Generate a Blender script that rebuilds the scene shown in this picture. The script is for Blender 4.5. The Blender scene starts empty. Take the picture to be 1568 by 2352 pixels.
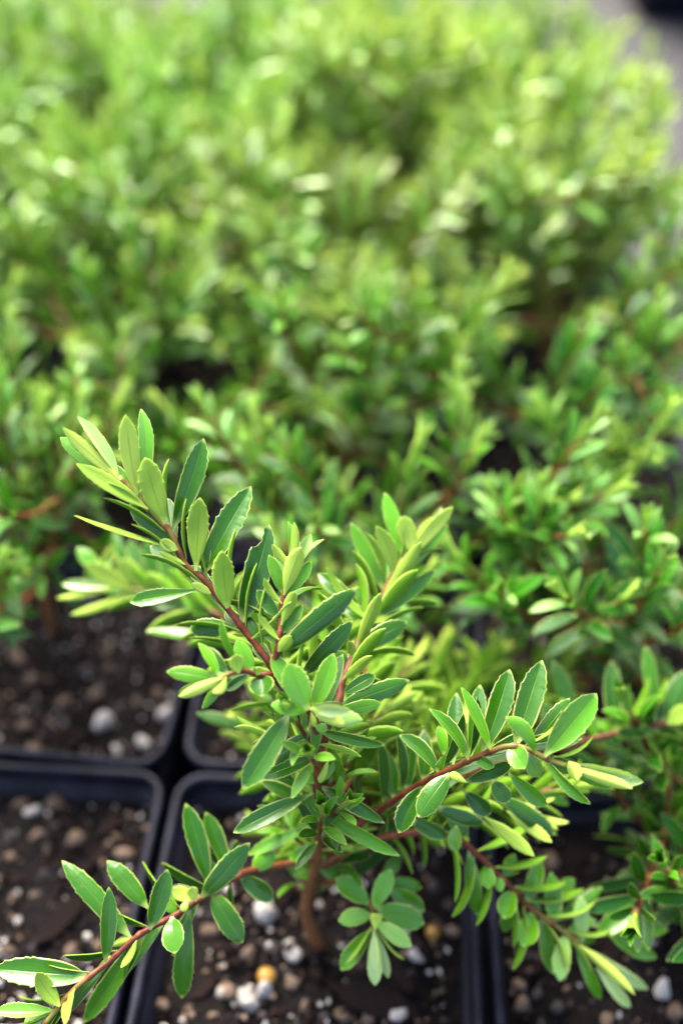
import bpy, math, random
from mathutils import Vector, Matrix

sc = bpy.context.scene
COL = sc.collection
R = math.radians

# ------------------------------------------------------------------ camera
PITCH = 43.7                       # degrees below the horizon
CAM = Vector((0.0, 0.0, 0.347))
cd = bpy.data.cameras.new('camera')
cd.sensor_fit = 'VERTICAL'; cd.sensor_height = 36.0; cd.sensor_width = 24.0; cd.lens = 35.0
cd.clip_start = 0.01; cd.clip_end = 200.0
cd.dof.use_dof = True; cd.dof.focus_distance = 0.203; cd.dof.aperture_fstop = 4.7; cd.dof.aperture_blades = 0
cam = bpy.data.objects.new('camera', cd); COL.objects.link(cam)
cam.location = CAM; cam.rotation_euler = (R(90 - PITCH), 0, 0)
sc.camera = cam

# ------------------------------------------------------------------ sky, sun, exposure
SUN_EL, SUN_AZ = 52.0, -22.0       # azimuth from +Y towards +X
w = bpy.data.worlds.new('World'); sc.world = w; w.use_nodes = True
nt = w.node_tree
sky = nt.nodes.new('ShaderNodeTexSky'); sky.sky_type = 'NISHITA'; sky.sun_disc = False
sky.sun_elevation = R(SUN_EL); sky.sun_rotation = R(SUN_AZ)
sky.air_density = 0.7; sky.dust_density = 5.0; sky.ozone_density = 0.3
bg = nt.nodes['Background']; bg.inputs['Strength'].default_value = 0.145
nt.links.new(sky.outputs[0], bg.inputs['Color'])
sd = bpy.data.lights.new('sun', 'SUN'); sd.energy = 1.5; sd.angle = R(38); sd.color = (1.0, 0.96, 0.9)
sun = bpy.data.objects.new('sun', sd); COL.objects.link(sun)
az, el = R(SUN_AZ), R(SUN_EL)
sdir = Vector((math.sin(az) * math.cos(el), math.cos(az) * math.cos(el), math.sin(el)))
sun.rotation_euler = sdir.to_track_quat('Z', 'Y').to_euler()
vs = sc.view_settings
vs.view_transform = 'Standard'; vs.look = 'None'; vs.gamma = 1.0; vs.use_curve_mapping = False; vs.exposure = 2.65
sc.cycles.use_denoising = True
sc.cycles.max_bounces = 8; sc.cycles.transparent_max_bounces = 4; sc.cycles.transmission_bounces = 6
sc.cycles.sample_clamp_indirect = 6.0

# ------------------------------------------------------------------ pixel grid of the photograph (1568 x 2352) -> place
FD, CU, CV = 35.0 / 36.0 * 2352, 784.0, 1176.0
sp, cp = math.sin(R(PITCH)), math.cos(R(PITCH))
FWD = Vector((0, cp, -sp)); UP = Vector((0, sp, cp)); RT = Vector((1, 0, 0))
def ray(u, v): return RT * ((u - CU) / FD) + UP * ((CV - v) / FD) + FWD     # unit depth along the axis
def at_depth(u, v, d): return CAM + ray(u, v) * d
def at_y(u, v, y):
    r = ray(u, v); return CAM + r * (y / r.y)
def at_z(u, v, z):
    r = ray(u, v); return CAM + r * ((z - CAM.z) / r.z)
def depth_of(p): return (p - CAM).dot(FWD)
def pix(p):
    q = p - CAM; d = q.dot(FWD)
    return (CU + q.dot(RT) / d * FD, CV - q.dot(UP) / d * FD)

# ------------------------------------------------------------------ materials
def new_mat(name):
    m = bpy.data.materials.new(name); m.use_nodes = True
    t = m.node_tree; t.nodes.clear()
    out = t.nodes.new('ShaderNodeOutputMaterial')
    return m, t, out
def N(t, kind, **kw):
    n = t.nodes.new(kind)
    for k, v in kw.items():
        if k in n.inputs.keys() if isinstance(k, str) else False: n.inputs[k].default_value = v
        else: setattr(n, k, v)
    return n
def math_n(t, op, a, b=None, clamp=False):
    n = t.nodes.new('ShaderNodeMath'); n.operation = op; n.use_clamp = clamp
    for i, x in enumerate((a, b)):
        if x is None: continue
        if isinstance(x, (int, float)): n.inputs[i].default_value = x
        else: t.links.new(x, n.inputs[i])
    return n.outputs[0]
def ramp01(t, x, a, b):
    n = t.nodes.new('ShaderNodeMapRange'); n.interpolation_type = 'SMOOTHSTEP'
    n.inputs['From Min'].default_value = a; n.inputs['From Max'].default_value = b
    t.links.new(x, n.inputs['Value']); return n.outputs['Result']
def mixc(t, f, a, b):
    n = t.nodes.new('ShaderNodeMix'); n.data_type = 'RGBA'
    for i, x in ((0, f), (6, a), (7, b)):
        if isinstance(x, (int, float)): n.inputs[i].default_value = x
        elif isinstance(x, tuple): n.inputs[i].default_value = (*x, 1)
        else: t.links.new(x, n.inputs[i])
    return n.outputs[2]
def noise(t, scale, detail=2.0, coord='Object'):
    tc = t.nodes.new('ShaderNodeTexCoord'); n = t.nodes.new('ShaderNodeTexNoise')
    n.inputs['Scale'].default_value = scale; n.inputs['Detail'].default_value = detail
    t.links.new(tc.outputs[coord], n.inputs['Vector']); return n.outputs['Fac']

def leaf_material(name, old, fresh, margin, rib, rough, under):
    m, t, out = new_mat(name)
    uv = N(t, 'ShaderNodeUVMap', uv_map='leaf_uv'); sep = t.nodes.new('ShaderNodeSeparateXYZ')
    t.links.new(uv.outputs[0], sep.inputs[0])
    s = math_n(t, 'ABSOLUTE', math_n(t, 'SUBTRACT', math_n(t, 'MULTIPLY', sep.outputs[0], 2.0), 1.0))
    v = sep.outputs[1]
    yo = N(t, 'ShaderNodeAttribute', attribute_name='young').outputs['Fac']
    tint = N(t, 'ShaderNodeAttribute', attribute_name='tint', attribute_type='OBJECT').outputs['Fac']
    rnd = t.nodes.new('ShaderNodeObjectInfo').outputs['Random']
    mid_c = (0.08, 0.26, 0.006) if not under else tuple(.62 * a + .38 * b_ for a, b_ in zip(old, fresh))
    base = mixc(t, ramp01(t, yo, 0.4, 1.0), mixc(t, ramp01(t, yo, 0.0, 0.45), old, mid_c), fresh)
    n1 = noise(t, 260.0, 3.0)
    base = mixc(t, math_n(t, 'MULTIPLY', ramp01(t, n1, 0.35, 0.75), 0.35), base, mixc(t, ramp01(t, yo, 0.4, 1.0), mixc(t, ramp01(t, yo, 0.0, 0.45), tuple(c * 1.8 for c in old), tuple(c * 1.25 for c in mid_c)), fresh))
    n2 = noise(t, 60.0, 1.0)
    hs = N(t, 'ShaderNodeHueSaturation'); t.links.new(base, hs.inputs['Color'])
    t.links.new(math_n(t, 'ADD', math_n(t, 'ADD', 0.5, math_n(t, 'MULTIPLY', tint, -0.035)), math_n(t, 'MULTIPLY', math_n(t, 'SUBTRACT', n2, 0.5), 0.03)), hs.inputs['Hue'])
    t.links.new(math_n(t, 'ADD', 0.82, math_n(t, 'ADD', math_n(t, 'MULTIPLY', rnd, 0.3), math_n(t, 'MULTIPLY', n2, 0.15))), hs.inputs['Value'])
    base = hs.outputs['Color']
    tip = ramp01(t, v, 0.93, 1.0)
    mg = math_n(t, 'MAXIMUM', math_n(t, 'MULTIPLY', ramp01(t, s, 0.84, 0.96), math_n(t, 'ADD', 0.4, math_n(t, 'MULTIPLY', ramp01(t, noise(t, 170.0, 2.0), 0.38, 0.62), 0.65))), math_n(t, 'MULTIPLY', tip, 0.8))
    foot = math_n(t, 'SUBTRACT', 1.0, ramp01(t, v, 0.02, 0.16))
    mg = math_n(t, 'MAXIMUM', mg, math_n(t, 'MULTIPLY', foot, 0.75))
    mid = math_n(t, 'MULTIPLY', math_n(t, 'SUBTRACT', 1.0, ramp01(t, s, 0.015, 0.075)), math_n(t, 'SUBTRACT', 1.0, ramp01(t, v, 0.6, 0.95)))
    col = mixc(t, math_n(t, 'MULTIPLY', mg, 0.85), base, margin)
    col = mixc(t, math_n(t, 'MULTIPLY', mid, 0.5), col, rib)
    red = math_n(t, 'MULTIPLY', ramp01(t, v, 0.975, 1.0), ramp01(t, noise(t, 45.0, 0.0, 'Object'), 0.52, 0.6))
    col = mixc(t, math_n(t, 'MULTIPLY', red, 0.7), col, (0.2, 0.035, 0.03))
    nick = math_n(t, 'MULTIPLY', ramp01(t, s, 0.93, 1.0), ramp01(t, noise(t, 420.0, 1.0), 0.60, 0.68))
    spot = math_n(t, 'MAXIMUM', math_n(t, 'MULTIPLY', ramp01(t, noise(t, 330.0, 1.0), 0.73, 0.77), 0.6), math_n(t, 'MULTIPLY', nick, 0.75))
    col = mixc(t, spot, col, (0.16, 0.085, 0.02))
    p = N(t, 'ShaderNodeBsdfPrincipled'); t.links.new(col, p.inputs['Base Color'])
    rg = math_n(t, 'ADD', rough, math_n(t, 'MULTIPLY', math_n(t, 'SUBTRACT', n1, 0.5), 0.25))
    t.links.new(rg, p.inputs['Roughness']); p.inputs['Specular IOR Level'].default_value = 0.12 if under else 0.4
    fine = noise(t, 1500.0, 2.0)
    hgt = math_n(t, 'ADD', math_n(t, 'MULTIPLY', fine, 0.25), math_n(t, 'MULTIPLY', n1, 0.6))
    hgt = math_n(t, 'ADD', hgt, math_n(t, 'MULTIPLY', mid, 0.8 if under else -0.9))
    hgt = math_n(t, 'ADD', hgt, math_n(t, 'MULTIPLY', mg, 0.5))
    b = N(t, 'ShaderNodeBump'); b.inputs['Strength'].default_value = 0.35; b.inputs['Distance'].default_value = 0.0004
    t.links.new(hgt, b.inputs['Height']); t.links.new(b.outputs[0], p.inputs['Normal'])
    tr = N(t, 'ShaderNodeBsdfTranslucent')
    hs2 = N(t, 'ShaderNodeHueSaturation'); t.links.new(col, hs2.inputs['Color']); hs2.inputs['Hue'].default_value = 0.485; hs2.inputs['Value'].default_value = 1.7
    t.links.new(hs2.outputs[0], tr.inputs['Color'])
    mx = N(t, 'ShaderNodeMixShader'); mx.inputs[0].default_value = 0.22
    t.links.new(p.outputs[0], mx.inputs[1]); t.links.new(tr.outputs[0], mx.inputs[2])
    t.links.new(mx.outputs[0], out.inputs['Surface'])
    return m
M_TOP = leaf_material('leaf_upper_face', (0.010, 0.060, 0.002), (0.36, 0.49, 0.17), (0.48, 0.58, 0.14), (0.08, 0.20, 0.025), 0.21, False)
M_UND = leaf_material('leaf_under_face', (0.085, 0.22, 0.006), (0.43, 0.57, 0.09), (0.46, 0.56, 0.11), (0.10, 0.21, 0.02), 0.55, True)

def stem_material():
    m, t, out = new_mat('stem_bark')
    a = N(t, 'ShaderNodeAttribute', attribute_name='age').outputs['Fac']      # 0 green tip, .5 red, 1 woody
    n1 = noise(t, 420.0, 4.0)
    c = mixc(t, ramp01(t, a, 0.02, 0.28), (0.24, 0.30, 0.05), (0.085, 0.017, 0.007))
    c = mixc(t, ramp01(t, a, 0.38, 0.72), c, (0.15, 0.060, 0.022))
    c = mixc(t, math_n(t, 'MULTIPLY', ramp01(t, n1, 0.42, 0.72), 0.5), c, (0.22, 0.085, 0.03))
    p = N(t, 'ShaderNodeBsdfPrincipled'); t.links.new(c, p.inputs['Base Color']); p.inputs['Roughness'].default_value = 0.45; p.inputs['Specular IOR Level'].default_value = 0.2
    b = N(t, 'ShaderNodeBump'); b.inputs['Strength'].default_value = 0.5; b.inputs['Distance'].default_value = 0.0004
    t.links.new(n1, b.inputs['Height']); t.links.new(b.outputs[0], p.inputs['Normal'])
    t.links.new(p.outputs[0], out.inputs['Surface']); return m
M_STEM = stem_material()

def simple_mat(name, c1, c2, scale, rough, bump=0.3, dist=0.001, spec=0.5, lo=0.35, hi=0.7, detail=4.0):
    m, t, out = new_mat(name)
    n1 = noise(t, scale, detail)
    rnd = t.nodes.new('ShaderNodeObjectInfo').outputs['Random']
    c = mixc(t, ramp01(t, n1, lo, hi), c1, c2)
    hs = N(t, 'ShaderNodeHueSaturation'); t.links.new(c, hs.inputs['Color'])
    t.links.new(math_n(t, 'ADD', 0.78, math_n(t, 'MULTIPLY', rnd, 0.4)), hs.inputs['Value'])
    p = N(t, 'ShaderNodeBsdfPrincipled'); t.links.new(hs.outputs[0], p.inputs['Base Color'])
    p.inputs['Roughness'].default_value = rough; p.inputs['Specular IOR Level'].default_value = spec
    b = N(t, 'ShaderNodeBump'); b.inputs['Strength'].default_value = bump; b.inputs['Distance'].default_value = dist
    t.links.new(n1, b.inputs['Height']); t.links.new(b.outputs[0], p.inputs['Normal'])
    t.links.new(p.outputs[0], out.inputs['Surface']); return m
M_POT = simple_mat('black_plastic', (0.003, 0.0035, 0.007), (0.009, 0.010, 0.018), 120, 0.5, 0.3, 0.0006, 0.12)
M_SOIL = simple_mat('potting_mix', (0.0018, 0.0013, 0.0012), (0.007, 0.0045, 0.0035), 350, 0.85, 1.0, 0.002, 0.12)
M_BARK = simple_mat('bark_chip', (0.006, 0.003, 0.0025), (0.026, 0.012, 0.008), 300, 0.75, 0.7, 0.001, 0.15)
M_PEB = {'white': simple_mat('pumice_white', (0.34, 0.31, 0.27), (0.54, 0.50, 0.45), 400, 0.85, 0.6, 0.0006, 0.3),
         'tan': simple_mat('pumice_tan', (0.11, 0.072, 0.047), (0.20, 0.14, 0.095), 400, 0.85, 0.6, 0.0006, 0.3),
         'grey': simple_mat('grit_grey', (0.03, 0.025, 0.024), (0.065, 0.054, 0.051), 400, 0.8, 0.6, 0.0006, 0.3),
         'gold': simple_mat('fertiliser_bead', (0.34, 0.17, 0.02), (0.42, 0.23, 0.04), 300, 0.4, 0.1, 0.0003, 0.5)}
M_GROUND = simple_mat('grey_concrete', (0.020, 0.0195, 0.0195), (0.034, 0.033, 0.033), 30, 0.85, 0.4, 0.002, 0.3, 0.3, 0.7, 8.0)
M_MAT = simple_mat('black_weed_mat', (0.012, 0.012, 0.014), (0.03, 0.03, 0.033), 300, 0.8, 0.4, 0.001, 0.3)

# ------------------------------------------------------------------ object helpers
def link(name, data, parent=None, **props):
    o = bpy.data.objects.new(name, data); COL.objects.link(o)
    if parent is not None: o.parent = parent
    for k, v in props.items(): o[k] = v
    return o
def mesh(name, verts, faces, mats, mi=None, smooth=True):
    me = bpy.data.meshes.new(name); me.from_pydata([tuple(v) for v in verts], [], faces)
    for m in mats: me.materials.append(m)
    if mi: me.polygons.foreach_set('material_index', mi)
    if smooth: me.polygons.foreach_set('use_smooth', [True] * len(me.polygons))
    me.update(); return me
def fattr(me, name, vals):
    a = me.attributes.new(name, 'FLOAT', 'POINT'); a.data.foreach_set('value', vals)

# ------------------------------------------------------------------ leaves
PROF = [(0, .15), (.04, .17), (.1, .32), (.18, .56), (.28, .79), (.4, .93), (.52, .99), (.62, 1.0), (.72, .94), (.80, .82), (.87, .63), (.925, .43), (.96, .27), (.985, .14), (1.0, .02)]
def prof(t):
    for (a, x), (b, y) in zip(PROF, PROF[1:]):
        if t <= b: return x + (y - x) * (t - a) / (b - a)
    return .03
def leaf_geo(L, W, fold=.25, cup=.1, curl=.3, bow=0.0, rng=None, lod=0, bite=None, spat=0.0, wall=.00042):
    """one closed leaf, foot at the origin, tip at (0, L, 0), upper face to +Z"""
    rng = rng or random
    if lod == 0:
        ts = [0, .03, .07, .12, .18, .25, .33, .41, .5, .58, .65, .72, .78, .84, .89, .93, .965, 1.0]
        S = [-1, -.87, -.5, -.1, 0, .1, .5, .87, 1]
        teeth = {}
        for sd in (-1, 1):
            k = rng.choice((3, 4, 4, 5)); tt = []
            for i in range(k):
                tc = .52 + .40 * (i + .5 + rng.uniform(-.25, .25)) / k
                tt.append((tc, rng.uniform(.05, .13)))
                ts += [tc - .03, tc, tc + .013]
            teeth[sd] = tt
        ts = sorted(set(round(t, 4) for t in ts))
        if bite: ts = sorted(set(ts + [round(bite[1] + (bite[2] - bite[1]) * i / 7, 4) for i in range(8)]))
    elif lod == 1:
        ts = [0, .1, .25, .45, .62, .78, .9, 1.0]; S = [-1, -.8, 0, .8, 1]; teeth = {-1: [], 1: []}
    else:
        ts = [0, .18, .5, .8, 1.0]; S = [-1, 0, 1]; teeth = {-1: [], 1: []}
    def half(sd, t):
        tt = t ** (1 + spat)
        h = prof(tt)
        for tc, am in teeth[sd]:
            if tc - .05 < t <= tc: h += am * (t - tc + .05) / .05
            elif tc < t < tc + .012: h += am * (1 - (t - tc) / .012)
        if bite and sd == bite[0] and bite[1] < t < bite[2]:
            x = (t - bite[1]) / (bite[2] - bite[1])
            h *= 1 - bite[3] * (math.sin(math.pi * x) ** .45) * (1 + .12 * math.sin(17 * x))
        return h * W / 2
    cen = []; y = z = 0.0; pt = 0.0
    for t in ts:
        th = curl * ((t + pt) / 2 - .15); y += math.cos(th) * (t - pt); z -= math.sin(th) * (t - pt); pt = t
        cen.append((y, z))
    ey, ez = cen[-1]; ln = math.hypot(ey, ez); ca, sa = ey / ln, ez / ln
    cen = [((a * ca + b * sa) / ln * L, (-a * sa + b * ca) / ln * L) for a, b in cen]
    V, UVv, F, MI = [], [], [], []
    th = min(wall, W * .07)
    n = len(S); wob = rng.uniform(-.04, .04); wav = rng.uniform(0, 6)
    for (cy, cz), t in zip(cen, ts):
        bx = bow * W * math.sin(math.pi * t)
        for s in S:
            h = half(-1 if s < 0 else 1, t)
            V.append((s * h + bx, cy, cz + h * (fold * (math.sqrt(s * s + .03) - .17) + cup * s * s + wob * math.sin(9 * t + wav + 2 * s))))
            UVv.append((s * .5 + .5, t))
    nt_ = len(V); nb = n - 2; bot = {}
    for r, ((cy, cz), t) in enumerate(zip(cen, ts)):
        for c in range(1, n - 1):
            x, yy, zz = V[r * n + c]; bot[(r, c)] = len(V)
            V.append((x, yy, zz - th * min(1, .3 + 4 * t) * (1 if t < .97 else .3))); UVv.append(UVv[r * n + c])
    def bi(r, c): return r * n + c if c in (0, n - 1) else bot[(r, c)]
    for r in range(len(ts) - 1):
        for c in range(n - 1):
            F.append((r * n + c, r * n + c + 1, (r + 1) * n + c + 1, (r + 1) * n + c)); MI.append(0)
            F.append((bi(r, c), bi(r + 1, c), bi(r + 1, c + 1), bi(r, c + 1))); MI.append(1)
    return V, F, MI, UVv
def leaf_mesh(name, geo, young):
    V, F, MI, UVv = geo
    me = mesh(name, V, F, (M_TOP, M_UND), MI)
    ul = me.uv_layers.new(name='leaf_uv')
    ul.data.foreach_set('uv', [c for lp in me.loops for c in UVv[lp.vertex_index]])
    fattr(me, 'young', [young] * len(V)); return me
def bud_mesh(name, L, W, young):
    rows, seg = 7, 8; V = []; UVv = []; F = []
    for r in range(rows + 1):
        t = r / rows; rad = W * .40 * (math.sin(math.pi * (t ** .62)) ** .9 if 0 < t < 1 else .03)
        for k in range(seg):
            a = 2 * math.pi * k / seg
            V.append((math.cos(a) * rad, t * L, math.sin(a) * rad * .85)); UVv.append((.5 + .46 * abs(math.sin(a)) , .2 + .6 * t))
    for r in range(rows):
        for k in range(seg):
            F.append((r * seg + k, (r + 1) * seg + k, (r + 1) * seg + (k + 1) % seg, r * seg + (k + 1) % seg))
    return leaf_mesh(name, (V, F, [1] * len(F), UVv), young)

def frame(B, T, nrm, scale=1.0):
    y = (T - B).normalized(); x = y.cross(nrm).normalized(); z = x.cross(y)
    return Matrix(((x.x, y.x, z.x, B.x), (x.y, y.y, z.y, B.y), (x.z, y.z, z.z, B.z), (0, 0, 0, 1))) @ Matrix.Scale(scale, 4)

# ------------------------------------------------------------------ stems
def smooth_path(pts, per=6):
    P = [pts[0] * 2 - pts[1]] + list(pts) + [pts[-1] * 2 - pts[-2]]; out = []
    for i in range(1, len(P) - 2):
        a, b, c, d = P[i - 1:i + 3]
        for k in range(per):
            t = k / per
            out.append(.5 * ((2 * b) + (c - a) * t + (2 * a - 5 * b + 4 * c - d) * t * t + (3 * b - a - 3 * c + d) * t ** 3))
    out.append(pts[-1].copy()); return out
def tube_geo(path, r0, r1, a0, a1, seg=8, nodes=0):
    V, F, A = [], [], []; n = len(path); ring = 0.0
    ref = Vector((.3, .2, 1)).normalized(); acc = 0; lens = [0]
    for i in range(1, n): acc += (path[i] - path[i - 1]).length; lens.append(acc)
    for i, p in enumerate(path):
        tg = (path[min(i + 1, n - 1)] - path[max(i - 1, 0)]).normalized()
        x = tg.cross(ref)
        if x.length < .05: x = tg.cross(Vector((1, 0, 0)))
        x.normalize(); yv = tg.cross(x); t = lens[i] / acc
        r = r1 + (r0 - r1) * (1 - t) ** 1.8
        if nodes:
            ph = (lens[i] / nodes) % 1.0
            ring = math.exp(-((ph - .5) / .10) ** 2); r *= 1 + .28 * ring
        for k in range(seg):
            a = 2 * math.pi * k / seg
            V.append(p + (x * math.cos(a) + yv * math.sin(a)) * r); A.append((a0 + (a1 - a0) * t) * (1 - .5 * ring) + .17 * ring)
    for i in range(n - 1):
        for k in range(seg):
            F.append((i * seg + k, i * seg + (k + 1) % seg, (i + 1) * seg + (k + 1) % seg, (i + 1) * seg + k))
    F.append(tuple(range((n - 1) * seg, n * seg))); F.append(tuple(range(seg - 1, -1, -1)))
    return V, F, A
def resample(path, step):
    out = [path[0]]; 
    for a, b in zip(path, path[1:]):
        k = max(1, int((b - a).length / step))
        out += [a.lerp(b, j / k) for j in range(1, k + 1)]
    return out
def stem_mesh(name, path, r0, r1, a0, a1, seg=8, nodes=0):
    V, F, A = tube_geo(path, r0, r1, a0, a1, seg, nodes)
    me = mesh(name, V, F, (M_STEM,)); fattr(me, 'age', A); return me

# ------------------------------------------------------------------ leafy shoots grown by rule
def shoot_leaves(path, rng, gap=.0052, L=.0150, start=.2, tipy=.9, basey=.1, zone=.019):
    """opposite pairs, each turned a quarter against the last; returns (matrix, young, length, width, kind)"""
    out = []; pth = resample(path, .0015); lens = [0]
    for a, b in zip(pth, pth[1:]): lens.append(lens[-1] + (b - a).length)
    tot = lens[-1]; d = tot * start + rng.uniform(0, gap); turn = rng.uniform(0, 3.14); i = 0
    while d < tot:
        while i < len(lens) - 2 and lens[i + 1] < d: i += 1
        t = d / tot; P = pth[i]; T = (pth[min(i + 2, len(pth) - 1)] - pth[max(i - 2, 0)]).normalized()
        x = T.cross(Vector((.2, .1, 1))).normalized(); y = T.cross(x)
        al = R(76 - 44 * t ** 1.6 + rng.uniform(-14, 14)); rest = (tot - d)
        yo = basey + (tipy - basey) * max(0, 1 - rest / zone) ** 1.2 + rng.uniform(-.06, .06)
        ll = L * (1.0 if rest > .014 else .62 + .38 * rest / .014) * rng.uniform(.82, 1.12) * (0.8 if t < start + .15 else 1)
        for sgn in (1, -1):
            a = turn + rng.uniform(-.15, .15)
            Rv = (x * math.cos(a) + y * math.sin(a)) * sgn
            a2 = al + R(rng.uniform(-12, 12))
            D = T * math.cos(a2) + Rv * math.sin(a2); Nn = T * math.sin(a2) - Rv * math.cos(a2)
            D = (D + Vector((0, 0, .15))).normalized()
            out.append((frame(P + Rv * .0007, P + D * ll, Nn), max(0, min(1, yo)), ll, ll * rng.uniform(.29, .36), 0))
        turn += math.pi / 2; d += gap * (1 - .35 * t) * rng.uniform(.85, 1.15)
    T = (pth[-1] - pth[-4]).normalized(); x = T.cross(Vector((.2, .1, 1))).normalized(); y = T.cross(x)
    for k in range(4):
        a = turn + k * math.pi / 2; Rv = x * math.cos(a) + y * math.sin(a); a2 = R(8 + 6 * (k > 1))
        D = T * math.cos(a2) + Rv * math.sin(a2); ll = L * rng.uniform(.62, .8)
        out.append((frame(pth[-1] + Rv * .0004, pth[-1] + D * ll, T * math.sin(a2) - Rv * math.cos(a2)), tipy, ll, ll * .26, 1))
    return out
LIB = {}
def lib_leaf(yo, kind, rng, lod=1):
    yb = min(4, int(yo * 5)); var = rng.randrange(3); key = (yb, kind, var, lod)
    if key not in LIB:
        r2 = random.Random(hash(key) % 9999)
        geo = leaf_geo(1.0, .245 if kind == 0 else .22, fold=(.22 if kind == 0 else .9) + .1 * var, cup=.08, curl=r2.uniform(.15, .75) if kind == 0 else .1, rng=r2, lod=lod, wall=.028)
        g2 = ([tuple(v) for v in geo[0]], geo[1], geo[2], geo[3])
        LIB[key] = (leaf_mesh('leaf', g2, (yb + .5) / 5), g2, (yb + .5) / 5)
    return LIB[key]

def plant_paths(rng, n=8, h=.095, spread=.045, lean=Vector((0, 0, 0)), side=2, clear=.25):
    """stem curves in the plant's own space (foot at origin), sprawling out at all heights; first one is the trunk"""
    paths = []
    for k in range(n):
        a = 2.399 * k + rng.uniform(-.5, .5); f = rng.random() ** .7 if k else .1
        s = spread * (.25 + .9 * f) if k else spread * .15
        hh = h * (1.08 - .62 * f * rng.uniform(.5, 1.1)) if k else h
        o = Vector((math.cos(a), math.sin(a), 0)); q = Vector((-o.y, o.x, 0)) * rng.uniform(-.35, .35) * s; z0 = h * rng.uniform(.08, .4) * (k > 0)
        z0 = min(z0, hh * .6)
        p = [Vector((0, 0, z0)), o * s * .38 + q * .3 + Vector((0, 0, z0 + (hh - z0) * rng.uniform(.2, .45))), o * s * .8 + q + lean * .5 + Vector((0, 0, z0 + (hh - z0) * rng.uniform(.55, .8))), o * s * 1.08 + q * .6 + lean + Vector((rng.uniform(-.008, .008), rng.uniform(-.008, .008), hh))]
        p = smooth_path(p, 6); paths.append((p, clear, 1.0))
        for _ in range(side):
            i = int(len(p) * rng.uniform(.3, .8)); b = p[i]; a2 = a + rng.uniform(-1.8, 1.8)
            d = Vector((math.cos(a2), math.sin(a2), rng.uniform(.2, 1.5))).normalized(); l = rng.uniform(.018, .036)
            paths.append((smooth_path([b, b + d * l * .5 + Vector((0, 0, -.002)), b + d * l + Vector((0, 0, .005))], 4), .15, .6))
    return paths

def far_plant_geo(rng, tipy, basey, **kw):
    V, F, MI, UVv, Y = [], [], [], [], []; SV, SF, SA = [], [], []
    for path, st, k in plant_paths(rng, **kw):
        v, f, a = tube_geo(path, .0018 * k, .0008, .8, .2, 5); o = len(SV)
        SV += v; SF += [tuple(i + o for i in q) for q in f]; SA += a
        for mtx, yo, ll, ww, kind in shoot_leaves(path, rng, start=st, tipy=tipy, basey=basey, zone=.030):
            _, g, yq = lib_leaf(yo, kind, rng, 1); o = len(V); mm = mtx @ Matrix.Scale(ll, 4)
            V += [mm @ Vector(p) for p in g[0]]; F += [tuple(i + o for i in q) for q in g[1]]; MI += g[2]; UVv += g[3]; Y += [max(0, min(1, yo))] * len(g[0])
    me = mesh('foliage', V, F, (M_TOP, M_UND), MI)
    ul = me.uv_layers.new(name='leaf_uv'); ul.data.foreach_set('uv', [c for lp in me.loops for c in UVv[lp.vertex_index]])
    fattr(me, 'young', Y)
    sm = mesh('stems', SV, SF, (M_STEM,)); fattr(sm, 'age', SA)
    return me, sm

def empty(name, loc, rz=0.0, **props):
    o = bpy.data.objects.new(name, None); COL.objects.link(o); o.empty_display_size = .01
    o.location = loc; o.rotation_euler = (0, 0, rz)
    for k, v in props.items(): o[k] = v
    return o

def near_plant(loc, rng, label, tipy=.85, basey=.12, tint=0.0, extra=None, **kw):
    root = empty('shrub_plant', loc, 0, label=label, category='shrub', group='young shrubs in pots')
    for path, st, k in plant_paths(rng, **kw):
        br = link('branch', stem_mesh('branch', path, .0017 * k, .0008, .85, .2, 7), root)
        for mtx, yo, ll, ww, kind in shoot_leaves(path, rng, start=st, tipy=tipy, basey=basey):
            me = lib_leaf(yo, kind, rng, 1)[0]
            o = link('leaf', me, br); o.matrix_local = mtx @ Matrix.Scale(ll, 4)
            if tint: o['tint'] = tint
    return root

# ------------------------------------------------------------------ setting: ground, weed mat
RIM = 0.09; SOIL = 0.0775; PITCHP = 0.0895; HALF = 0.0437
th = R(3.4); EX = Vector((math.cos(th), -math.sin(th), 0)); EY = Vector((math.sin(th), math.cos(th), 0))
KNOT = Vector((-.0495, .1605, 0))
def cell(c, r): return KNOT + EX * ((c + .5) * PITCHP) + EY * ((r - .5) * PITCHP)
g = mesh('ground', [(-30, -30, 0), (30, -30, 0), (30, 30, 0), (-30, 30, 0)], [(0, 1, 2, 3)], (M_GROUND,), smooth=False)
link('ground', g, kind='structure')
a, b, c_, d_ = (KNOT + EX * x + EY * y for x, y in ((-.42, -.2), (.19, -.2), (.19, .56), (-.42, .56)))
link('weed_mat', mesh('weed_mat', [(*p.xy, .004) for p in (a, b, c_, d_)], [(0, 1, 2, 3)], (M_MAT,), smooth=False), kind='structure')

# ------------------------------------------------------------------ pots
def rsq(h, rad, z, seg=5):
    out = []
    for q, (sx, sy) in enumerate(((1, 1), (-1, 1), (-1, -1), (1, -1))):
        for k in range(seg + 1):
            a = math.pi / 2 * (q + k / seg); out.append((sx * (h - rad) + math.cos(a) * rad, sy * (h - rad) + math.sin(a) * rad, z))
    return out
def loft(name, rings, mat, closed_profile=False):
    n = len(rings[0]); V = [v for r in rings for v in r]; F = []
    m = len(rings)
    for i in range(m if closed_profile else m - 1):
        j = (i + 1) % m
        for k in range(n):
            F.append((i * n + k, i * n + (k + 1) % n, j * n + (k + 1) % n, j * n + k))
    return mesh(name, V, F, (mat,))
rim_prof = [(.0434, .0850), (.0436, .0886), (.0432, .0897), (.0423, .0901), (.0413, .0897), (.0408, .0886), (.0409, .0862), (.0420, .0853)]
RIM_ME = loft('rim', [rsq(h, .0075 + h - .042, z) for h, z in rim_prof], M_POT, True)
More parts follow.
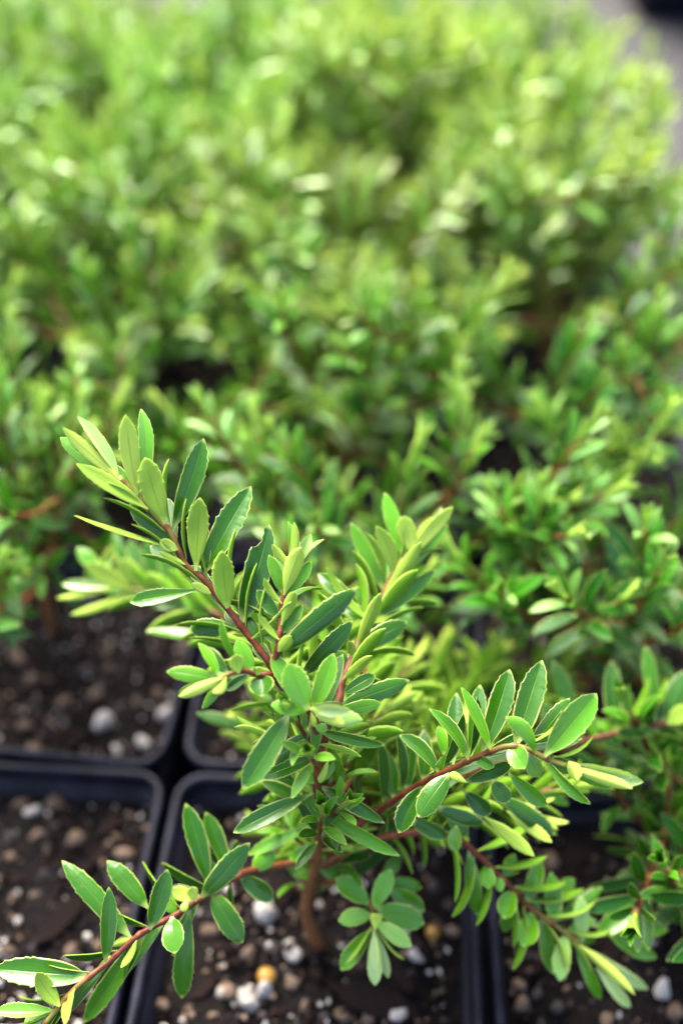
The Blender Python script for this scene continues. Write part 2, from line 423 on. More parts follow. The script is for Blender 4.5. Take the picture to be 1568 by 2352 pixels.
wall_prof = [(.001, .001), (.0325, .001), (.0335, .003), (.0412, .0853), (.0404, .0853), (.0326, .004), (.001, .004)]
WALL_ME = loft('wall', [rsq(h, min(.007, h * .9), z) for h, z in wall_prof], M_POT)
def pot(loc, rz, label):
    p = empty('square_pot', loc, rz, label=label, category='plant pot', group='black square nursery pots')
    link('rim', RIM_ME, p); link('wall', WALL_ME, p); return p

def soil_mesh(rng, n=26):
    V, F = [], []; h = .0392
    ph = [rng.uniform(0, 9) for _ in range(6)]
    for j in range(n + 1):
        for i in range(n + 1):
            x = -h + 2 * h * i / n; y = -h + 2 * h * j / n
            z = .0012 * math.sin(120 * x + ph[0]) * math.sin(105 * y + ph[1]) + .0009 * math.sin(260 * x + 90 * y + ph[2]) + rng.uniform(-.0008, .0008)
            V.append((x, y, SOIL + z))
    for j in range(n):
        for i in range(n):
            q = j * (n + 1) + i; F.append((q, q + 1, q + n + 2, q + n + 1))
    return mesh('potting_mix', V, F, (M_SOIL,))
def lump_mesh(rng, mat, rough=.16):
    import bmesh
    bm = bmesh.new(); bmesh.ops.create_icosphere(bm, subdivisions=2, radius=1)
    cuts = [(Vector((rng.uniform(-1, 1), rng.uniform(-1, 1), rng.uniform(-1, 1))).normalized(), rng.uniform(.62, .85)) for _ in range(0 if rough < .1 else 6)]
    sq = Vector((rng.uniform(.8, 1.2), rng.uniform(.8, 1.1), rng.uniform(.65, .95))); ph = [rng.uniform(0, 6) for _ in range(4)]
    for v in bm.verts:
        c = v.co; k = 1 + rough * (math.sin(2.3 * c.x + ph[0]) * math.sin(2.1 * c.y + ph[1]) + .6 * math.sin(3.7 * c.z + ph[2]) * math.cos(3.1 * c.x + ph[3]))
        for nn, lim in cuts:
            ex = c.dot(nn) - lim
            if ex > 0: c = c - nn * ex
        v.co = Vector((c.x * sq.x, c.y * sq.y, c.z * sq.z)) * k
    me = bpy.data.meshes.new('pebble'); bm.to_mesh(me); bm.free(); me.materials.append(mat)
    me.polygons.foreach_set('use_smooth', [True] * len(me.polygons)); return me
rl = random.Random(5)
PEB = {k: [lump_mesh(rl, m, .04 if k == 'gold' else .28) for _ in range(4)] for k, m in M_PEB.items()}
def chip_mesh(rng):
    V = []; n = 6
    for zz, s in ((-.5, .9), (.5, .75)):
        for k in range(n):
            a = 2 * math.pi * k / n; V.append((math.cos(a) * s * rng.uniform(.75, 1.1), math.sin(a) * .42 * s * rng.uniform(.7, 1.2), zz * .3 * rng.uniform(.7, 1.3)))
    F = [tuple(range(n - 1, -1, -1)), tuple(range(n, 2 * n))] + [(k, (k + 1) % n, n + (k + 1) % n, n + k) for k in range(n)]
    return mesh('bark_chip', V, F, (M_BARK,), smooth=False)
CHIPS = [chip_mesh(rl) for _ in range(5)]
def crumbs_mesh(rng, count):
    V, F = [], []
    for _ in range(count):
        x, y = rng.uniform(-.038, .038), rng.uniform(-.038, .038); r = rng.uniform(.0004, .0013); o = len(V)
        q = Matrix.Rotation(rng.uniform(0, 6), 3, Vector((rng.uniform(-1, 1), rng.uniform(-1, 1), .5)).normalized())
        for p in ((1, 0, 0), (-1, 0, 0), (0, .8, 0), (0, -.8, 0), (0, 0, .7), (0, 0, -.7)):
            V.append(q @ (Vector(p) * r * rng.uniform(.7, 1.4)) + Vector((x, y, SOIL + .0008)))
        for a, b, c in ((0, 2, 4), (2, 1, 4), (1, 3, 4), (3, 0, 4), (2, 0, 5), (1, 2, 5), (3, 1, 5), (0, 3, 5)): F.append((o + a, o + b, o + c))
    return mesh('soil_crumbs', V, F, (M_BARK, M_PEB['grey'], M_PEB['tan'], M_SOIL, M_PEB['white']), [(3, 0, 1, 3, 0, 2, 3, 0, 4, 3, 1, 0, 2)[k // 8 % 13] for k in range(len(F))], smooth=False)

# ------------------------------------------------------------------ the bed: pots, soil, pebbles
rb = random.Random(11)
NEAR_ROWS = 2
CELLS = [(c, r) for r, cs in ((0, (-1, 0, 1)), (1, (-1, 0, 1)), (2, (-2, -1, 0, 1)), (3, (-2, -1, 0, 1)), (4, (-3, -2, -1, 0, 1)), (5, (-3, -2, -1, 0, 1)), (6, (-3, -2, -1, 0, 1))) for c in cs]
POT_LABEL = {(0, 0): 'black square pot of the large shrub with red branching stems',
             (-1, 0): 'black square pot of bare soil holding only a tiny sprig at its edge',
             (1, 0): 'black square pot under the low dark shrub, joined to the large shrub\'s pot',
             (-1, 1): 'black square pot with pale pebbles behind the bare soil pot',
             (0, 1): 'black square pot directly behind the large shrub\'s pot',
             (1, 1): 'black square pot diagonally behind the large shrub, beside the bed\'s path edge'}
SOIL_LABEL = {(0, 0): 'dark potting mix with pale pebbles and a yellow bead under the large shrub',
              (-1, 0): 'mostly bare dark potting mix with scattered pebbles in the front pot',
              (1, 0): 'dark potting mix under the low dark shrub',
              (-1, 1): 'dark potting mix with the biggest white pebbles, behind the bare soil pot',
              (0, 1): 'shaded potting mix directly behind the large shrub',
              (1, 1): 'shaded potting mix diagonally behind the large shrub'}
SOILS = {}
NUM = {2: 'two', 3: 'three', 4: 'four', 5: 'five', 6: 'six'}
def place(c, r):
    n = NUM.get(r, str(r))
    return {0: f'{n} pots behind the large sharp shrub', 1: f'{n} pots behind the low dark shrub, along the path', -1: f'{n} pots behind the bare soil pot', -2: f'{n} rows back, one line outside the bare soil pot', -3: f'{n} rows back, two lines outside the bare soil pot'}[c]
for c, r in CELLS:
    p = cell(c, r); rz = -th + R(rb.uniform(-1.2, 1.2)) if (c, r) != (-1, 1) else -th - R(3)
    pot(p, rz, POT_LABEL.get((c, r), 'black square pot ' + place(c, r)))
    if r <= 3:
        so = link('potting_mix', soil_mesh(rb), None, label=SOIL_LABEL.get((c, r), 'dark potting mix ' + place(c, r)), category='soil', group='soil in the pots')
        so.location = p; so.rotation_euler = (0, 0, rz); SOILS[(c, r)] = so
        cr = link('soil_crumbs', crumbs_mesh(rb, 1150 if r < 2 else 400), so, kind='stuff')
bpy.context.view_layer.update()
def soil_of(p):
    best = min(SOILS.items(), key=lambda kv: (kv[1].location.xy - p.xy).length); return best[1]
def pebble(p, rad, kind, rng):
    so = soil_of(p); o = link('pebble' if kind != 'gold' else 'fertiliser_bead', rng.choice(PEB[kind]), so)
    q = so.matrix_world.inverted() @ Vector((p.x, p.y, SOIL + rad * .35))
    if max(abs(q.x), abs(q.y)) > .039: bpy.data.objects.remove(o); return
    o.location = q; o.rotation_euler = (rng.uniform(0, 6), rng.uniform(0, 6), rng.uniform(0, 6)); o.scale = (rad,) * 3
CROP = {1: (114.8, 918.7, .3662), 2: (516.8, 1091, .3662), 3: (918.7, 1378, .4142), 4: (0, 1780, .4028), 5: (459.3, 1607.7, .3662), 6: (976, 1837.4, .3776), 7: (0, 1320.7, .3662), 0: (0, 0, 1.0)}
def cr(k, x, y): a, b, m = CROP[k]; return a + m * x, b + m * y
PEBBLES = [(4, 185, 210, 62, 'white'), (4, 315, 150, 50, 'tan'), (4, 1120, 140, 72, 'white'), (4, 1190, 390, 42, 'white'), (4, 1010, 510, 46, 'white'), (4, 1300, 650, 40, 'white'),
    (4, 1510, 790, 70, 'white'), (4, 1420, 1030, 52, 'tan'), (4, 1190, 890, 62, 'tan'), (4, 900, 1230, 58, 'white'), (4, 920, 1310, 50, 'tan'), (4, 1290, 1240, 60, 'tan'), (4, 1410, 1290, 66, 'white'),
    (4, 1520, 1150, 55, 'gold'), (4, 410, 1000, 50, 'tan'), (4, 210, 340, 46, 'tan'), (4, 430, 360, 50, 'tan'), (4, 710, 450, 52, 'tan'), (4, 50, 1000, 50, 'tan'), (4, 60, 460, 40, 'tan'), (4, 60, 360, 46, 'grey'), (4, 830, 1050, 44, 'grey'),
    (4, 640, 580, 46, 'grey'), (4, 560, 470, 40, 'grey'), (4, 260, 560, 36, 'grey'), (4, 130, 160, 50, 'tan'),
    (5, 590, 1580, 76, 'white'), (5, 300, 1600, 60, 'tan'), (5, 590, 1770, 60, 'tan'), (5, 300, 1890, 62, 'white'), (5, 400, 1820, 66, 'white'), (5, 150, 1840, 58, 'white'), (5, 900, 1980, 66, 'tan'),
    (5, 1240, 1980, 60, 'white'), (5, 1050, 2010, 50, 'tan'), (5, 410, 1310, 82, 'white'), (5, 1460, 1450, 52, 'tan'), (5, 1340, 1600, 52, 'white'), (5, 470, 1560, 44, 'grey'), (5, 1460, 1170, 50, 'grey'), (5, 780, 1990, 40, 'grey'), (5, 660, 1920, 44, 'tan'),
    (6, 750, 360, 80, 'tan'), (6, 50, 800, 52, 'gold'), (6, 165, 800, 52, 'tan'), (6, 590, 1250, 56, 'tan'), (6, 1430, 1170, 68, 'white'), (6, 1510, 1290, 70, 'tan'), (6, 800, 1270, 50, 'grey'), (6, 580, 1130, 50, 'tan'), (6, 140, 640, 46, 'grey'), (6, 960, 1290, 40, 'grey'), (6, 1100, 1340, 50, 'tan'), (6, 680, 1180, 40, 'grey'),
    (7, 650, 935, 80, 'white'), (7, 1045, 880, 80, 'white'), (7, 900, 1060, 62, 'white'), (7, 1060, 1010, 62, 'tan'), (7, 740, 1105, 52, 'white'), (7, 1000, 755, 56, 'tan'), (7, 160, 950, 55, 'tan'), (7, 110, 520, 55, 'tan'), (7, 200, 660, 55, 'tan'),
    (7, 880, 290, 60, 'grey'), (7, 540, 600, 55, 'grey'), (7, 650, 700, 50, 'grey'), (7, 760, 830, 52, 'grey'), (7, 600, 760, 50, 'tan'), (7, 680, 590, 45, 'tan'), (7, 860, 810, 45, 'tan'), (7, 1130, 760, 55, 'tan'), (7, 200, 1100, 55, 'tan'), (7, 400, 800, 55, 'tan'), (7, 1170, 440, 60, 'tan')]
for k, x, y, rr, kind in PEBBLES:
    u, v = cr(k, x, y); p = at_z(u, v, SOIL + .001); pebble(p, rr * CROP[k][2] * depth_of(p) / FD * .98, kind, rb)
for (c, r), so in SOILS.items():
    for _ in range(70 if r < 2 else 14):
        q = so.matrix_world @ Vector((rb.uniform(-.038, .038), rb.uniform(-.038, .038), SOIL))
        pebble(q, rb.uniform(.0006, .0016), rb.choice(('white', 'tan', 'tan', 'grey', 'grey', 'grey')), rb)
    for _ in range(48 if r < 2 else 10):
        o = link('bark_chip', rb.choice(CHIPS), so); s = rb.uniform(.002, .0065)
        o.location = (rb.uniform(-.033, .033), rb.uniform(-.033, .033), SOIL + .0012); o.rotation_euler = (rb.uniform(-.4, .4), rb.uniform(-.4, .4), rb.uniform(0, 6)); o.scale = (s, s, s * .8)
for u, v, s, az in ((140, 2110, .013, 1.1), (560, 1800, .012, 2.2), (860, 2300, .016, -.2), (700, 2180, .008, 0)):
    p = at_z(u, v, SOIL + .002); so = soil_of(p); o = link('bark_chip', CHIPS[0], so)
    o.location = so.matrix_world.inverted() @ p; o.rotation_euler = (.1, .15, az); o.scale = (s, s * .8, s * .6)

# strip of plastic that joins two pots of the same pack
pm = at_z(1130, 2300, RIM)
pk = [o for o in bpy.data.objects if o.name.startswith('square_pot') and o.get('label', '') == POT_LABEL[(0, 0)]][0]
Vw = []
for dz in (-.0016, .0002):
    for x, y in ((.0405, -.0437), (.0490, -.0437), (.0490, -.0225), (.0405, -.0225)): Vw.append((x, y, RIM + dz))
link('joining_web', mesh('joining_web', Vw, [(0, 3, 2, 1), (4, 5, 6, 7), (0, 1, 5, 4), (1, 2, 6, 5), (2, 3, 7, 6), (3, 0, 4, 7)], (M_POT,), smooth=False), pk)

# ------------------------------------------------------------------ the large shrub in focus
rh = random.Random(3)
HERO = empty('shrub_plant', at_z(738, 2185, SOIL), 0, label='large sharp shrub with red branching stems and pale-edged toothed leaves', category='shrub', group='young shrubs in pots')
bpy.context.view_layer.update()
HINV = HERO.matrix_world.inverted()
def tv_of(k, y): return CROP[k][1] + CROP[k][2] * y
def hero_branch(pts, r0, r1, a0, a1, leaves, nodes=.0062, fill=.18):
    path = smooth_path([at_y(*p) for p in pts], 8); path = resample(path, .0008)
    br = link('branch', stem_mesh('branch', [HINV @ p for p in path], r0, r1, a0, a1, 10, nodes), HERO)
    px = [pix(p) for p in path]; n = len(path)
    for lf in leaves:
        k, side, bx, by, tx, ty, w, yo, roll = lf[:9]; op = lf[9] if len(lf) > 9 else {}
        yo = min(1, yo + .05) if side == 'u' else yo
        if side == 'u' and k in (5, 6) and tv_of(k, ty) > 1960: yo = min(1, yo + .16)
        bu, bv = cr(k, bx, by); tu, tv = cr(k, tx, ty); wd = w * CROP[k][2]
        i = min(range(n), key=lambda j: (px[j][0] - bu) ** 2 + (px[j][1] - bv) ** 2)
        ds = math.hypot(px[i][0] - bu, px[i][1] - bv); d0 = depth_of(path[i])
        r = r0 + (r1 - r0) * i / n
        if 'Y' in op: d0 = depth_of(at_y(bu, bv, op['Y']))
        off = op.get('off', -1.2 * r if side == 'l' else .5 * r)
        if ds < 34 and 'Y' not in op: bu, bv = px[i][0] + (bu - px[i][0]) * .35, px[i][1] + (bv - px[i][1]) * .35
        B = at_depth(bu, bv, d0 + off)
        lpx = math.hypot(tu - bu, tv - bv) * d0 / FD
        dd = op.get('dd', (-.25 if side == 'l' else .22) + rh.uniform(-.1, .1)) * lpx
        T = at_depth(tu, tv, d0 + off + dd); L = (T - B).length; W = wd * d0 / FD / max(.35, math.cos(R(roll))) * .87
        yv = (T - B).normalized(); V = (CAM - (B + T) / 2).normalized(); nn = (V - yv * V.dot(yv)).normalized()
        if side == 'b':
            T = B + (T - B) * 1.35; L *= 1.35; me = bud_mesh('bud', L, W, yo)
        else:
            if side == 'l': nn = -nn
            nn = Matrix.Rotation(R(roll), 3, yv) @ nn
            me = leaf_mesh('leaf', leaf_geo(L, W, fold=op.get('fold', rh.uniform(.1, .3)), cup=op.get('cup', rh.choice((-.34, -.22, .1, .22)) + rh.uniform(-.06, .06)), curl=op.get('curl', rh.uniform(.1, .75)), bow=op.get('bow', rh.uniform(-.06, .06)), rng=rh, bite=op.get('bite'), spat=op.get('spat', rh.uniform(-.18, .1))), yo)
        o = link('bud' if side == 'b' else 'leaf', me, br); o.matrix_local = HINV @ frame(B, T, nn)
        if op.get('label'): o['label'] = op['label']
    for mtx, yo, ll, ww, kind in shoot_leaves([HINV @ p for p in path], rh, gap=.0044, L=.0145, start=fill, tipy=.45, basey=.04, zone=.02):
        dirv = mtx.to_3x3() @ Vector((0, 1, 0))
        if kind or dirv.dot(FWD) < -.25: continue
        o = link('leaf', lib_leaf(yo, 0, rh, 1)[0], br); o.matrix_local = mtx @ Matrix.Scale(ll, 4)
    return br, path
def hero_spray(pts, n_r=.0009, L=.0150, start=.25, tipy=.8, basey=.05, gap=.0048):
    path = smooth_path([HINV @ at_y(*p) for p in pts], 8)
    br = link('branch', stem_mesh('branch', path, n_r, n_r * .6, .6, .12, 8, .006), HERO)
    for mtx, yo, ll, ww, kind in shoot_leaves(path, rh, gap=gap, L=L, start=start, tipy=tipy, basey=basey, zone=.014):
        o = link('leaf', lib_leaf(yo, kind, rh, 1)[0], br); o.matrix_local = mtx @ Matrix.Scale(ll, 4)

u, l, b = 'u', 'l', 'b'
# trunk and the upper branch that leans away to the upper corner
hero_branch([(738, 2190, .1125), (704, 2092, .1125), (728, 1968, .113), (728, 1850, .113), (729, 1700, .113), (715, 1640, .1135), (680, 1606, .1155), (645, 1574, .118), (623, 1530, .121), (590, 1484, .124), (554, 1439, .127), (529, 1406, .129), (466, 1329, .134), (426, 1296, .136), (393, 1226, .140), (368, 1197, .142), (316, 1138, .1455), (272, 1096, .148)],
    .0016, .00058, 1.0, .1, [
    (1, u, 800, 800, 965, 240, 165, .08, 12), (1, u, 975, 1080, 1262, 540, 190, .08, -8), (1, l, 737, 765, 598, 360, 180, .45, 8), (1, l, 925, 1050, 942, 610, 150, .38, -14), (1, l, 1110, 1300, 1078, 945, 158, .32, 10),
    (1, u, 1220, 1380, 1375, 780, 205, .0, 5, {'bite': (-1, .72, .93, .62), 'label': 'dark leaf with a bitten notch near its tip'}), (1, l, 1270, 1500, 1515, 1265, 88, .35, 30, {'bow': -.7, 'curl': .9}),
    (1, l, 545, 600, 475, 92, 138, .85, 6), (1, u, 585, 600, 573, 55, 110, .4, 28), (1, l, 600, 690, 165, 400, 112, .5, 20), (1, l, 440, 510, 80, 172, 92, 1.0, 12, {'fold': .5}), (1, u, 425, 440, 175, 102, 88, .8, 35, {'fold': .6, 'dd': -.05}),
    (1, u, 330, 450, 65, 235, 112, .45, -10), (1, l, 790, 925, 150, 725, 32, .3, 66, {'fold': .05, 'cup': 0, 'curl': .1, 'dd': -.1}), (1, u, 795, 905, 500, 650, 140, .15, 0), (1, l, 845, 1035, 690, 950, 48, .5, 20), (1, l, 800, 950, 690, 880, 80, .7, 0),
    (1, u, 985, 1095, 965, 780, 95, .1, 15), (1, u, 945, 1212, 502, 1268, 112, .28, 12, {'spat': .7, 'dd': -.15}), (1, l, 985, 1250, 890, 1150, 62, .7, 0), (1, u, 1185, 1425, 876, 1432, 146, .12, 8, {'spat': .3, 'dd': -.1}),
    (1, u, 1330, 1540, 1230, 1350, 90, .1, 10), (1, b, 1215, 1490, 1165, 1472, 40, .6, 0), (1, u, 1500, 1560, 1300, 1400, 90, .15, 0),
    # the cluster of leaves at the fork, facing up
    (2, u, 515, 1475, 393, 1182, 190, .42, 4, {'off': -.0045, 'dd': -.1}), (2, u, 590, 1440, 682, 1118, 140, .3, -10, {'off': -.002, 'dd': .1}), (2, u, 430, 1400, 293, 1125, 128, .25, 15, {'off': -.002}), (2, u, 520, 1480, 287, 1440, 112, .35, 12, {'off': -.003, 'dd': -.1}),
    (2, u, 545, 1455, 785, 1480, 95, .9, 25, {'off': -.006, 'fold': .8, 'dd': -.3}), (2, l, 535, 1450, 745, 1562, 80, .95, 20, {'off': -.0065, 'fold': .5, 'dd': -.3}), (2, u, 600, 1490, 862, 1535, 120, .6, 5, {'off': -.004, 'dd': -.1}), (2, u, 565, 1420, 745, 1442, 60, .1, 30, {'off': -.003}),
    (2, b, 545, 1585, 545, 1510, 62, .8, 0, {'off': -.004, 'dd': -.3}), (2, u, 560, 1580, 640, 1600, 70, .5, 20, {'off': -.003}),
    # leaves on the lower trunk
    (5, u, 560, 85, 267, 558, 185, .1, 6, {'off': -.001, 'dd': -.15}), (5, u, 660, 190, 410, 410, 120, .05, 15, {'dd': .1}), (5, u, 695, 360, 380, 490, 112, .1, 10, {'dd': -.1}), (5, u, 645, 585, 208, 832, 126, .1, 6, {'dd': -.2, 'off': -.001}),
    (5, u, 775, 540, 1158, 772, 100, .1, 10, {'dd': -.1}), (5, u, 765, 690, 1252, 978, 96, .1, 15, {'dd': -.2, 'off': -.001}), (5, u, 745, 190, 1158, 285, 82, .12, 20, {'dd': -.1}), (5, l, 730, 280, 1010, 356, 42, .4, 45, {'dd': .05}),
    (5, b, 765, 520, 790, 415, 78, .7, 0, {'off': -.003, 'dd': -.2}), (5, u, 745, 525, 665, 450, 85, .35, 10, {'off': -.001}), (5, u, 790, 520, 838, 390, 60, .5, 30, {'off': -.001}), (5, u, 740, 500, 735, 390, 80, .35, 0, {'off': .001}),
    (5, b, 740, 680, 740, 570, 76, .55, 0, {'off': -.003, 'dd': -.2}), (5, b, 655, 575, 630, 480, 70, .6, 0, {'off': -.002, 'dd': -.1}), (5, l, 690, 590, 600, 480, 60, .6, 20),
    (5, u, 660, 785, 300, 970, 92, .3, 10), (5, l, 790, 945, 1050, 930, 45, .6, 30), (5, u, 720, 900, 560, 1000, 90, .15, 0), (5, u, 730, 1000, 610, 870, 80, .4, 20), (5, u, 700, 1100, 560, 1060, 90, .1, 10), (5, u, 700, 1050, 620, 940, 70, .3, 10), (5, u, 720, 1020, 880, 1120, 90, .05, 10)])
# upright side shoot
hero_branch([(625, 1522, .121), (638, 1497, .122), (640, 1465, .124), (645, 1440, .126), (645, 1402, .129), (654, 1362, .132), (668, 1315, .136), (676, 1280, .138)], .0007, .0005, .5, .1, [
    (2, l, 372, 750, 478, 450, 122, .7, 6), (2, u, 415, 560, 440, 385, 85, .95, 15, {'fold': .7}), (2, u, 460, 600, 537, 370, 78, .6, 10), (2, u, 395, 760, 540, 540, 90, .2, 20), (2, u, 360, 745, 275, 500, 92, .2, 12), (2, l, 388, 570, 295, 435, 62, .65, 20), (2, u, 335, 900, 200, 720, 100, .05, 10), (2, l, 360, 805, 245, 645, 50, .45, 30),
    (2, l, 352, 945, 438, 730, 88, .5, -10), (2, u, 365, 1005, 486, 815, 88, .15, 10), (2, l, 342, 1035, 205, 870, 48, .45, 35), (2, l, 338, 1105, 416, 1008, 88, .42, 5), (2, u, 360, 1115, 826, 710, 165, .04, 8, {'dd': .05}), (2, u, 480, 1260, 802, 913, 132, .04, 12, {'Y': .125, 'dd': .1}), (2, u, 620, 900, 720, 1010, 60, .2, 30, {'Y': .14})])
# small side shoot
hero_branch([(640, 1556, .119), (618, 1550, .1185), (590, 1549, .118), (561, 1541, .117), (535, 1545, .116), (510, 1556, .115), (490, 1566, .1145)], .00065, .00045, .55, .1, [
    (7, u, 1355, 640, 1045, 606, 112, .3, 8, {'dd': -.05}), (7, l, 1400, 650, 1125, 762, 82, .9, 10, {'fold': .6}), (7, u, 1360, 610, 1245, 425, 70, .35, 40), (7, u, 1435, 615, 1275, 455, 112, .05, 0), (7, l, 1500, 640, 1480, 498, 108, .5, 5), (2, u, 180, 1215, 72, 1036, 120, .3, 15), (7, l, 1425, 655, 1338, 742, 80, .85, 25, {'fold': .7}),
    (7, u, 1450, 655, 1265, 838, 72, .3, 35), (7, u, 1560, 645, 1420, 722, 74, .05, 20), (2, u, 225, 1265, 235, 1388, 175, .1, 10, {'dd': -.8}), (2, l, 195, 1265, 225, 1205, 50, .4, 0), (7, u, 1420, 640, 1350, 600, 60, .6, 20)])
# branch behind the fork, tip standing up
hero_branch([(733, 1730, .1135), (758, 1650, .118), (780, 1604, .122), (782, 1574, .125), (799, 1534, .130), (821, 1479, .136), (840, 1445, .140), (857, 1417, .143), (874, 1392, .146), (888, 1344, .151), (915, 1300, .155), (945, 1260, .158)], .00095, .0006, .55, .1, [
    (2, u, 975, 725, 787, 298, 108, .3, 8), (2, u, 1120, 520, 1000, 110, 116, .3, 6), (2, l, 1065, 620, 945, 318, 110, .6, 10, {'bow': -.25}), (2, l, 1180, 490, 1115, 256, 132, .85, 0, {'curl': 1.0}), (2, l, 985, 840, 1232, 415, 100, .5, -8, {'bow': .1}), (2, u, 1130, 650, 1396, 310, 92, .45, 15), (2, l, 1150, 560, 1430, 198, 100, .85, 5), (2, u, 1240, 430, 1358, 200, 70, 1.0, 20, {'fold': .5}),
    (2, u, 950, 905, 1322, 590, 106, .12, 15), (2, l, 840, 1100, 978, 738, 90, .45, 0), (2, u, 835, 1110, 1142, 920, 150, .08, 5), (2, l, 885, 900, 633, 575, 64, .3, 40, {'bow': .2}), (2, u, 850, 840, 585, 618, 112, .12, 0), (2, u, 880, 1010, 995, 935, 72, .05, 10), (2, l, 822, 1145, 778, 1040, 60, .45, 10), (2, l, 745, 1285, 922, 1132, 70, .35, 10), (2, u, 745, 1375, 942, 1255, 102, .1, 0), (2, u, 720, 1460, 1157, 1288, 132, .1, 5),
    (2, u, 860, 880, 700, 800, 110, .08, 10), (2, u, 770, 1210, 700, 1100, 90, .1, 0), (2, u, 930, 890, 820, 700, 90, .15, 20), (2, u, 700, 1500, 980, 1430, 100, .25, 10), (2, u, 690, 1420, 560, 1290, 100, .1, 0), (2, u, 1000, 700, 930, 560, 80, .2, 0)])
# branch reaching to the side, ending in a long folded bud
hero_branch([(733, 1965, .1135), (800, 1912, .114), (860, 1868, .1145), (919, 1829, .114), (973, 1796, .1135), (1043, 1763, .1125), (1076, 1747, .112), (1126, 1726, .1115), (1167, 1714, .111), (1210, 1720, .110), (1254, 1742, .1085), (1300, 1758, .107)], .0009, .00055, .6, .12, [
    (3, u, 640, 800, 786, 334, 168, .1, 5, {'dd': .3}), (3, u, 450, 830, 606, 384, 152, .05, 8, {'dd': .35}), (3, u, 380, 850, 442, 470, 115, .04, 8, {'dd': .5, 'off': .003}), (3, u, 280, 880, 312, 515, 112, .04, 0, {'dd': .5, 'off': .003}), (3, u, 800, 855, 1087, 518, 180, .3, 6, {'dd': -.05, 'off': -.001}), (3, u, 497, 815, 338, 484, 70, .3, 45, {'dd': .0, 'off': -.001}),
    (3, u, 370, 880, 160, 604, 76, .15, 38, {'dd': .05, 'off': -.001, 'bow': .15}), (3, u, 212, 970, -5, 748, 92, .12, 30, {'dd': .1, 'bow': .2}), (3, u, 750, 862, 583, 650, 92, .35, 28, {'bow': .3, 'curl': .8, 'dd': -.3, 'off': -.001}), (3, u, 720, 820, 940, 543, 110, .12, 8, {'dd': .3, 'off': .002}), (3, u, 680, 840, 660, 600, 60, .6, 10, {'off': .003}),
    (3, u, 610, 800, 690, 935, 135, .3, 10, {'dd': -.7, 'curl': .6}), (3, u, 415, 855, 520, 925, 70, .2, 35, {'dd': -.5}), (3, u, 290, 990, 98, 1205, 150, .08, 6, {'dd': -.3, 'off': -.001}), (3, u, 140, 1040, -10, 1292, 130, .04, 10, {'dd': -.2}), (3, u, 350, 1010, 625, 900, 92, .03, 25, {'dd': .1, 'off': .002}), (3, u, 800, 890, 1053, 1133, 66, .4, 42, {'dd': -.2}),
    (3, u, 950, 900, 1347, 1010, 112, .75, 12, {'fold': .5, 'dd': -.1}), (3, l, 940, 950, 1287, 1047, 74, 1.0, 15, {'fold': .3, 'dd': -.2, 'off': -.002}), (3, u, 960, 880, 1292, 988, 60, .9, 30, {'fold': .5, 'dd': -.15, 'off': -.001}), (3, l, 945, 860, 985, 1003, 88, .75, 25, {'fold': .6, 'dd': -.3, 'off': -.002}), (3, u, 930, 960, 1180, 1040, 70, .4, 20, {'dd': .1}),
    (3, u, 600, 960, 812, 1143, 100, .28, 8, {'Y': .112}), (3, u, 510, 1000, 605, 1118, 112, .1, 5, {'Y': .112, 'dd': -.2}), (3, u, 350, 1060, 500, 1185, 112, .02, 0, {'Y': .113}), (3, u, 200, 1150, 465, 1242, 92, .05, 20, {'Y': .113}), (3, u, 60, 1220, 262, 1312, 100, .05, 10, {'Y': .113}), (3, u, 270, 1190, 375, 1303, 100, .05, 0, {'Y': .114}), (3, u, 690, 890, 770, 985, 105, .5, 0, {'off': .001}),
    (3, b, 285, 985, 345, 1000, 72, .75, 0, {'off': -.002, 'dd': -.4}), (3, l, 470, 1205, 742, 1422, 84, .6, 10, {'Y': .113}), (3, u, 560, 1090, 855, 1305, 120, .06, 0, {'Y': .116}), (3, l, 590, 1170, 842, 1345, 74, .9, 10, {'Y': .1155}), (3, u, 310, 1250, 300, 1395, 90, .5, 10, {'Y': .112}), (3, u, 240, 860, 210, 700, 70, .3, 30, {'off': .002}), (3, u, 30, 1050, 60, 760, 90, .04, 20, {'dd': .4, 'off': .003}), (3, u, 120, 1010, 130, 720, 100, .05, 10, {'dd': .5, 'off': .004}), (3, u, -40, 1100, -60, 850, 90, .05, 10, {'dd': .4, 'off': .003}),
    (3, u, 180, 960, 260, 860, 60, .3, 20, {'dd': -.1})])
# branch behind it, running out of the picture
hero_branch([(800, 1905, .115), (960, 1820, .124), (1120, 1760, .131), (1240, 1730, .136), (1325, 1709, .139), (1358, 1697, .140), (1416, 1684, .141), (1474, 1672, .142), (1519, 1664, .142), (1580, 1652, .142), (1650, 1630, .143)], .0009, .0006, .6, .2, [
    (3, u, 1190, 745, 1168, 338, 112, .08, 5), (3, u, 1410, 660, 1358, 254, 92, .12, 8), (3, u, 1330, 722, 1205, 640, 70, .15, 30, {'bow': .4, 'curl': 1.0, 'dd': -.2}), (3, u, 1260, 700, 1350, 590, 90, .1, 10), (3, u, 1450, 680, 1570, 395, 130, .05, 5), (3, l, 1480, 690, 1600, 590, 110, .5, 0), (3, u, 1430, 765, 1195, 750, 84, .08, 25, {'dd': -.3}), (3, u, 1120, 830, 1305, 922, 84, .05, 10), (3, u, 1180, 775, 1098, 670, 66, .3, 30),
    (3, u, 1420, 740, 1640, 760, 80, .15, 20), (3, u, 1010, 790, 850, 340, 112, .08, 5, {'Y': .142}), (3, u, 980, 790, 880, 640, 100, .05, 5), (3, u, 860, 820, 800, 560, 100, .05, 5, {'Y': .14}), (3, u, 1090, 770, 1010, 600, 80, .3, 20)])
